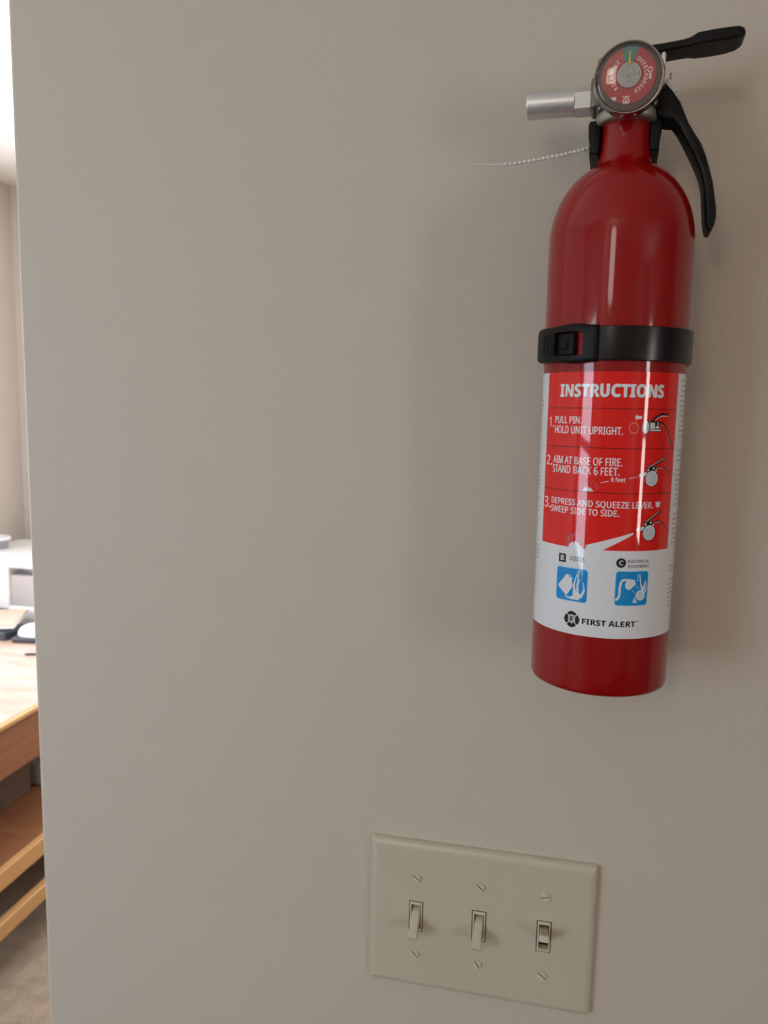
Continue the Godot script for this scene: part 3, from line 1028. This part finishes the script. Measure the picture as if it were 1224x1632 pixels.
	for k in 4:
		var a := PI / 2 * k
		var arm := []
		for q in [[1.1, -0.85], [3.3, -2.85], [4.1, -1.9], [4.8, 0.0], [4.1, 1.9], [3.3, 2.85], [1.1, 0.85]]:
			arm.append(e + Vector2(q[0], q[1]).rotated(a))
		pr.poly(arm, black)
	pr.poly([e + Vector2(-2.0, 2.2), e + Vector2(-2.1, -1.0), e + Vector2(0, -2.6), e + Vector2(2.1, -1.0), e + Vector2(2.0, 2.2), e + Vector2(0, 2.8)], white)
	pr.poly([e + Vector2(-1.7, 1.9), e + Vector2(-1.8, -0.8), e + Vector2(0, -2.2), e + Vector2(1.8, -0.8), e + Vector2(1.7, 1.9), e + Vector2(0, 2.4)], Color8(176, 177, 180))
	pr.text("F", e.x - 0.9, e.x + 1.0, e.y - 1.2, e.y + 1.6, black)
	pr.text("FIRST ALERT", -9.5, 20.0, 251.5 + dy, 254.6 + dy, black, true, 0.06)
	pr.text("TM", 20.4, 21.9, 254.1 + dy, 254.7 + dy, black)

	# small print on the side panels, too small to read in the photograph
	var rng := RandomNumberGenerator.new()
	rng.seed = 77
	var small := Color8(142, 143, 146)
	for block in [[375.0, -72.0, -49.0], [362.0, -72.0, -50.0], [347.0, -72.0, -49.0], [331.0, -72.0, -48.5], [318.0, -72.0, -49.0], [306.0, -72.0, -48.0], [290.0, -72.0, -45.0], [279.0, -72.0, -50.0], [268.0, -72.0, -50.0]]:
		for row in 4:
			small_line(pr, rng, block[1], block[2] - rng.randf() * 4.0, block[0] + dy - row * 2.4, small)
	for row in 34:
		if not row in [12, 13, 17, 26]:
			small_line(pr, rng, 46.0 + rng.randf() * 1.2, 66.0 - rng.randf() * 10.0, 387.0 + dy - row * 2.75, small)
	for row in 10:
		if row != 2:
			small_line(pr, rng, 45.0 + rng.randf(), 64.0 - rng.randf() * 8.0, 283.0 + dy - row * 2.6, small)
	return pr.texture()


# a row of unreadable small print: short bars of uneven length
func small_line(pr: Printer, rng: RandomNumberGenerator, x0: float, x1: float, y: float, col: Color) -> void:
	var x := x0
	while x < x1:
		var w := rng.randf_range(0.5, 1.6)
		pr.rect(x, y, minf(x + w, x1), y + rng.randf_range(0.7, 1.1), col)
		x += w + rng.randf_range(0.25, 0.5)


# ---------------------------------------------------------------- bracket, strap and seal
func strap_loop(path: Array, y0: float, y1: float, thick: float) -> Mesher:  # path of [x, z, outward x, outward z]
	var b := Mesher.new()
	var rings := []
	for q in path:
		var i := Vector3(q[0], 0, q[1])
		var o := i + Vector3(q[2], 0, q[3]) * thick
		var c := i.lerp(o, 0.7)
		rings.append(PackedVector3Array([i + Vector3(0, y0, 0), o.lerp(i, 0.3) + Vector3(0, y0, 0), o + Vector3(0, y0 + 0.5, 0), o + Vector3(0, y1 - 0.5, 0), c + Vector3(0, y1, 0), i + Vector3(0, y1, 0)]))
	b.loft(rings)
	return b


func arc_block(b: Mesher, r0: float, r1: float, a0: float, a1: float, y0: float, y1: float, bev: float, bulge := 0.0) -> void:
	var rings := []
	var n := 14
	for k in n + 3:
		var u := clampf((k - 1.0) / n, 0.0, 1.0)
		var a: float = lerpf(a0, a1, u)
		var e := bev if k == 0 or k == n + 2 else 0.0  # rounded ends
		if k == 0:
			a = a0
		elif k == 1:
			a = a0 + bev / r1
		elif k == n + 1:
			a = a1 - bev / r1
		var w := sin(PI * u) * bulge
		var ring := PackedVector3Array()
		for q in [[r0, y0 - w + e], [r1 - bev, y0 - w + e], [r1 - e, y0 - w + bev + e * 0.4], [r1 - e, y1 + w - bev - e * 0.4], [r1 - bev, y1 + w - e], [r0, y1 + w - e]]:
			ring.append(Vector3(sin(a) * q[0], q[1], cos(a) * q[0]))
		rings.append(ring)
	b.loft(rings)


func bracket() -> void:
	var t := thing("wall_bracket", "black plastic wall bracket whose buckled strap holds the red extinguisher", "bracket", AXIS)
	t.rotation.y = FACING
	# back plate against the wall
	var b := Mesher.new()
	b.xf = Transform3D(Basis(Vector3.UP, -FACING), Vector3.ZERO)
	b.rbox(Vector3(0, 240, -46.6), Vector3(30, 190, 5), 1.5)
	b.rbox(Vector3(0, 196, -44), Vector3(52, 20, 8), 1.5)
	part("back_plate", b, M.black_plastic, t)
	# two arms hugging the neck
	for s in [-1.0, 1.0]:
		var a := Mesher.new()
		var outline := v2([[13.4, 321.6], [19.8, 321.0], [20.6, 319.2], [20.2, 312], [19.4, 309], [19.6, 303.5], [14.6, 303.0], [13.6, 306]])
		for k in outline.size():
			outline[k].x = outline[k].x * s - (1.3 if s < 0 else 3.0)
		a.prism(outline, -44.0, 4.0, 1.0)
		var arm := part("neck_arm", a, M.black_plastic, t)
		arm.set_meta("label", "left neck arm" if s < 0 else "right neck arm")
	# strap: from the wall round the front to the wall again
	var R := 39.9
	var run := [[-R - 1.0, -44.0, -1.0, 0.0], [-R - 0.4, -20.0, -1.0, 0.0]]
	for k in 15:
		var a := lerpf(-PI / 2, deg_to_rad(-44), k / 14.0)
		run.append([sin(a) * R, cos(a) * R, sin(a), cos(a)])
	part("strap", strap_loop(run, 187.0, 205.1, 1.7), M.strap_plastic, t)
	run = []
	for k in 37:
		var a := lerpf(deg_to_rad(-17), PI / 2, k / 36.0)
		run.append([sin(a) * R, cos(a) * R, sin(a), cos(a)])
	run.append_array([[R + 0.4, -20.0, 1.0, 0.0], [R + 1.0, -44.0, 1.0, 0.0]])
	part("strap", strap_loop(run, 187.0, 205.1, 1.7), M.strap_plastic, t)
	# buckle: a bent frame with a window, and the latch tongue in it
	var frame := part("buckle", buckle_frame(), M.black_plastic, t)
	frame.set_meta("label", "black buckle with an open window at its right")
	var tg := Mesher.new()
	arc_block(tg, 40.2, 43.6, deg_to_rad(-46), deg_to_rad(-30), 190.0, 202.0, 0.8)
	arc_block(tg, 43.2, 44.5, deg_to_rad(-41), deg_to_rad(-35), 193.0, 199.0, 0.6)
	for k in 3:
		var a := deg_to_rad(-60.0 + 5.0 * k)
		arc_block(tg, 45.0, 46.2, a, a + deg_to_rad(2.2), 190.5, 201.5, 0.5)
	part("latch", tg, M.black_plastic, frame)


# a plate bent round the cylinder, with rounded corners at its left, a swelling in the middle and a window
func buckle_frame() -> Mesher:
	var b := Mesher.new()
	var angles := []
	for a in [-72.0, -71.6, -70.8, -69.6, -68.0, -65.0, -60.0, -55.0, -50.0, -46.0, -42.0, -38.0, -34.0, -30.0, -26.0, -22.4, -21.8, -18.0, -15.0, -13.2, -12.6]:
		angles.append(deg_to_rad(a))
	var ts := [0.0, 0.04, 0.10, 0.19, 0.81, 0.90, 0.96, 1.0]
	var at := func(i: int, j: int, inner: bool) -> Vector3:
		var deg := rad_to_deg(angles[i])
		var hump := 1.0 * exp(-pow((deg + 31.0) / 11.0, 2.0))
		var u := clampf((-68.0 - deg) / 4.0, 0.0, 1.0)
		var corner := 2.6 * (1.0 - sqrt(1.0 - u * u))
		var y := lerpf(186.5 - hump + corner, 205.6 + hump - corner, ts[j])
		var r := 45.8 - 1.3 * smoothstep(-34.0, -14.0, deg)
		r -= [1.3, 0.35, 0.0, 0.0, 0.0, 0.0, 0.35, 1.3][j]
		if i == 0 or i == angles.size() - 1:
			r -= 1.0
		elif i == 1 or i == angles.size() - 2:
			r -= 0.3
		if inner:
			r = 40.6 if deg > -40.0 else 41.6
		return Vector3(sin(angles[i]) * r, y, cos(angles[i]) * r)
	var solid := func(i: int, j: int) -> bool:
		if i < 0 or j < 0 or i >= angles.size() - 1 or j >= ts.size() - 1:
			return false
		return not (j == 3 and i >= 9 and i < 15)
	for i in angles.size() - 1:
		for j in ts.size() - 1:
			if not solid.call(i, j):
				continue
			b.quad(at.call(i, j, false), at.call(i + 1, j, false), at.call(i + 1, j + 1, false), at.call(i, j + 1, false))
			b.quad(at.call(i, j + 1, true), at.call(i + 1, j + 1, true), at.call(i + 1, j, true), at.call(i, j, true))
			for e in [[-1, 0, i, j + 1, i, j], [1, 0, i + 1, j, i + 1, j + 1], [0, -1, i, j, i + 1, j], [0, 1, i + 1, j + 1, i, j + 1]]:
				if not solid.call(i + e[0], j + e[1]):
					b.quad(at.call(e[2], e[3], true), at.call(e[4], e[5], true), at.call(e[4], e[5], false), at.call(e[2], e[3], false))
	return b


func tamper_tie() -> void:
	var t := thing("tamper_tie", "thin white beaded plastic seal tie hanging from the extinguisher valve", "cable tie", AXIS + Vector3(0, 300, 0))
	t.rotation.y = FACING
	# its path from behind the left neck arm out to the loose end
	var pts := [Vector3(-14, 11.5, -6), Vector3(-21, 8.4, -2), Vector3(-32, 4.0, 6), Vector3(-45, -0.4, 14), Vector3(-58, -3.8, 21), Vector3(-66, -5.4, 25), Vector3(-82, -6.4, 32)]
	var c := Curve3D.new()
	for i in pts.size():
		var d: Vector3 = (pts[mini(i + 1, pts.size() - 1)] - pts[maxi(i - 1, 0)]) / 6.0
		c.add_point(pts[i], -d, d)
	c.bake_interval = 0.5
	var length := c.get_baked_length()
	var line := []
	var rad := []
	var bead_to := length - 18.0
	var n := 320
	for i in n + 1:
		var d := length * i / n
		line.append(c.sample_baked(d))
		if d < bead_to and d > 6.0:
			var f := fposmod(d - 6.0, 2.85) / 2.85
			rad.append(0.5 + 0.6 * pow(sin(PI * f), 1.6))
		else:
			rad.append(0.6 if d <= 6.0 else lerpf(0.62, 0.4, clampf((d - bead_to) / 18.0, 0, 1)))
	var b := Mesher.new()
	b.tube(line, rad, 8)
	part("beaded_tail", b, M.white_plastic, t)
	# loop through the lever, and the lock head behind the gauge
	var lp := []
	for q in [Vector3(-14, 11.5, -6), Vector3(-4, 22, -16), Vector3(10, 36, -15), Vector3(18, 39, -10), Vector3(20.5, 41.5, -5), Vector3(20.4, 44.5, -1)]:
		lp.append(q)
	var c2 := Curve3D.new()
	for i in lp.size():
		var d: Vector3 = (lp[mini(i + 1, lp.size() - 1)] - lp[maxi(i - 1, 0)]) / 6.0
		c2.add_point(lp[i], -d, d)
	var fine := []
	for q in c2.tessellate(4, 4.0):
		fine.append(q)
	var l := Mesher.new()
	l.tube(fine, 0.6, 8)
	part("loop", l, M.white_plastic, t)
	var hd := Mesher.new()
	hd.xf = Transform3D(Basis(Vector3.BACK, deg_to_rad(-55)), Vector3(20.4, 38.5, -5))
	hd.rbox(Vector3.ZERO, Vector3(8.5, 4.6, 4.0), 0.7)
	part("lock_head", hd, M.white_plastic, t)


# ---------------------------------------------------------------- the far room
func study() -> void:
	var d := thing("desk", "light oak desk with a brown apron and a lower shelf", "desk", Vector3(-1745, 0, -1520))
	var ox := Vector3(1745, 0, 1520)
	var b := Mesher.new()
	b.xf.origin = ox
	b.rbox(Vector3(-1735, 733, -1520), Vector3(750, 14, 1560), 1.5)
	part("desktop", b, M.light_oak, d)
	b = Mesher.new()
	b.xf.origin = ox
	b.rbox(Vector3(-1352, 732.4, -1520), Vector3(16, 13.5, 1564), 3.0)
	part("edge_strip", b, M.edge_oak, d)
	b = Mesher.new()
	b.xf.origin = ox
	b.rbox(Vector3(-1362, 657, -1520), Vector3(20, 137, 1540), 2.0)
	part("apron", b, M.brown_oak, d)
	b = Mesher.new()
	b.xf.origin = ox
	b.rbox(Vector3(-1735, 333, -1520), Vector3(740, 20, 1540), 2.0)
	part("shelf", b, M.brown_oak, d)
	b = Mesher.new()
	b.xf.origin = ox
	b.rbox(Vector3(-1356, 318, -1520), Vector3(22, 52, 1545), 3.0)
	part("shelf_edge", b, M.edge_oak, d)
	b = Mesher.new()
	b.xf.origin = ox
	b.rbox(Vector3(-1358, 177, -1520), Vector3(26, 46, 1545), 4.0)
	part("foot_rail", b, M.edge_oak, d)
	for q in [[-1375, -762], [-1375, -2272], [-2090, -762], [-2090, -2272]]:
		b = Mesher.new()
		b.xf.origin = ox
		b.rbox(Vector3(q[0], 363, q[1]), Vector3(52, 726, 52), 4.0)
		part("leg", b, M.brown_oak, d)
	for z in [-1195, -1285]:
		b = Mesher.new()
		b.xf.origin = ox
		b.rbox(Vector3(-1366, 284, z), Vector3(16, 18, 22), 4.0)
		part("shelf_stud", b, M.dark_plastic, d)

	# printer facing the passage
	var p := thing("printer", "large white printer with a recessed grey paper slot on the desk", "printer", Vector3(-1900, 740, -2100))
	b = Mesher.new()
	b.rbox(Vector3(0, 250, -10), Vector3(420, 56, 300), 14)
	b.rbox(Vector3(0, 42, -10), Vector3(420, 74, 300), 10)
	b.rbox(Vector3(-126, 140, -10), Vector3(180, 180, 300), 10)
	b.rbox(Vector3(183, 140, -10), Vector3(54, 180, 300), 10)
	b.rbox(Vector3(60, 140, -40), Vector3(260, 180, 200), 10)
	part("printer_body", b, M.printer_white, p)
	b = Mesher.new()
	b.rbox(Vector3(60, 135, 110), Vector3(196, 122, 40), 3)
	part("paper_slot", b, M.tray_grey, p)
	# cup on the printer
	var c := thing("plastic_tub", "small grey tub with a white lid on top of the printer", "tub", Vector3(-2046, 1018, -2050))
	b = Mesher.new()
	b.lathe([Vector2(0, 0), Vector2(33, 0), Vector2(36, 3), Vector2(38, 34), Vector2(0, 34)], 40)
	part("tub_body", b, M.grey_plastic, c)
	b = Mesher.new()
	b.lathe([Vector2(0, 33), Vector2(43, 33), Vector2(45, 35), Vector2(45, 43), Vector2(42, 46), Vector2(0, 47)], 40)
	part("tub_lid", b, M.printer_white, c)
	# dark tray with an envelope leaning over it
	var tr := thing("desk_tray", "shallow dark tray under an envelope at the desk's back edge", "tray", Vector3(-1925, 740, -1850))
	b = Mesher.new()
	b.rbox(Vector3(0, 16, 0), Vector3(190, 32, 110), 8)
	part("tray_body", b, M.dark_plastic, tr)
	var en := thing("envelope", "tan paper envelope lying tilted over the dark tray", "envelope", Vector3(-1915, 800, -1855))
	en.rotation = Vector3(deg_to_rad(14), deg_to_rad(12), deg_to_rad(3))
	b = Mesher.new()
	b.rbox(Vector3(0, 3, 0), Vector3(190, 7, 120), 3)
	part("envelope_body", b, M.manila, en)
	b = Mesher.new()
	b.rbox(Vector3(2, -4, 4), Vector3(186, 6, 122), 2.5)
	part("sheet", b, M.paper, en)
	# small white device with a dark base
	var mo := thing("white_device", "small glossy white device with a dark base beside the tray", "device", Vector3(-1725, 740, -1850))
	mo.rotation.y = deg_to_rad(10)
	b = Mesher.new()
	b.rbox(Vector3(0, 11, 0), Vector3(170, 22, 110), 9)
	part("device_base", b, M.dark_plastic, mo)
	b = Mesher.new()
	var rings := []
	for q in [[20, 160, 100], [34, 156, 96], [46, 140, 80], [54, 110, 55], [57, 70, 30]]:
		var ring := PackedVector3Array()
		for k in 20:
			var a := TAU * k / 20
			ring.append(Vector3(cos(a) * q[1] / 2 * pow(maxf(absf(cos(a)), 0.01), -0.2), q[0], -sin(a) * q[2] / 2 * pow(maxf(absf(sin(a)), 0.01), -0.2)))
		rings.append(ring)
	b.loft(rings)
	part("device_shell", b, M.printer_white, mo)
	# pen
	var pn := thing("pen", "dark pen lying on the light desktop", "pen", Vector3(-1640, 744, -1690))
	pn.rotation.y = deg_to_rad(20)
	b = Mesher.new()
	b.tube([Vector3(-30, 0, 0), Vector3(-22, 0, 0), Vector3(60, 0, 0), Vector3(66, 0, 0)], [1.2, 4.0, 4.0, 2.0], 12)
	part("pen_barrel", b, M.dark_plastic, pn)
	# boxes kept on the lower shelf
	var bx := thing("storage_box", "brown cardboard box on the desk's lower shelf", "box", Vector3(-1660, 343, -1480))
	b = Mesher.new()
	b.rbox(Vector3(0, 45, 0), Vector3(200, 90, 130), 3)
	part("carton_body", b, M.carton, bx)
	b = Mesher.new()
	b.rbox(Vector3(0, 92, 0), Vector3(208, 12, 138), 3)
	part("carton_lid", b, M.carton, bx)
	var pk := thing("paper_pack", "pale pack of paper on the lower shelf beside the box", "paper pack", Vector3(-1610, 343, -1640))
	b = Mesher.new()
	b.rbox(Vector3(0, 35, 0), Vector3(130, 70, 120), 5)
	part("pack_body", b, M.tray_grey, pk)
	b = Mesher.new()
	b.rbox(Vector3(0, 35, 0), Vector3(132, 72, 24), 5)
	part("pack_band", b, M.paper, pk)


func pendant() -> void:
	var t := thing("pendant_lamp", "glowing white drum pendant lamp hanging behind the viewer", "pendant lamp", Vector3(-430, 2440, 2000))
	var b := Mesher.new()
	b.lathe([Vector2(0, -530), Vector2(124, -530), Vector2(130, -524), Vector2(130, -236), Vector2(124, -230), Vector2(0, -230)], 48)
	var glow := mat("lamp_shade_glow", Color8(240, 236, 226), 0.7)
	glow.emission_enabled = true
	glow.emission = Color(1.0, 0.96, 0.9)
	glow.emission_energy_multiplier = 6.0
	part("lamp_shade", b, glow, t)
	b = Mesher.new()
	b.lathe([Vector2(0, -232), Vector2(6, -232), Vector2(6, -22), Vector2(50, -18), Vector2(55, 0), Vector2(0, 0)], 32)
	part("stem", b, M.chrome, t)
	var l := OmniLight3D.new()
	l.name = "lamp_light"
	l.light_energy = 0.03
	l.light_color = Color(1.0, 0.96, 0.9)
	l.light_size = 0.1
	l.omni_range = 8.0
	l.omni_attenuation = 2.0
	l.shadow_enabled = true
	t.add_child(l)
	l.position = Vector3(0, -0.38, 0)
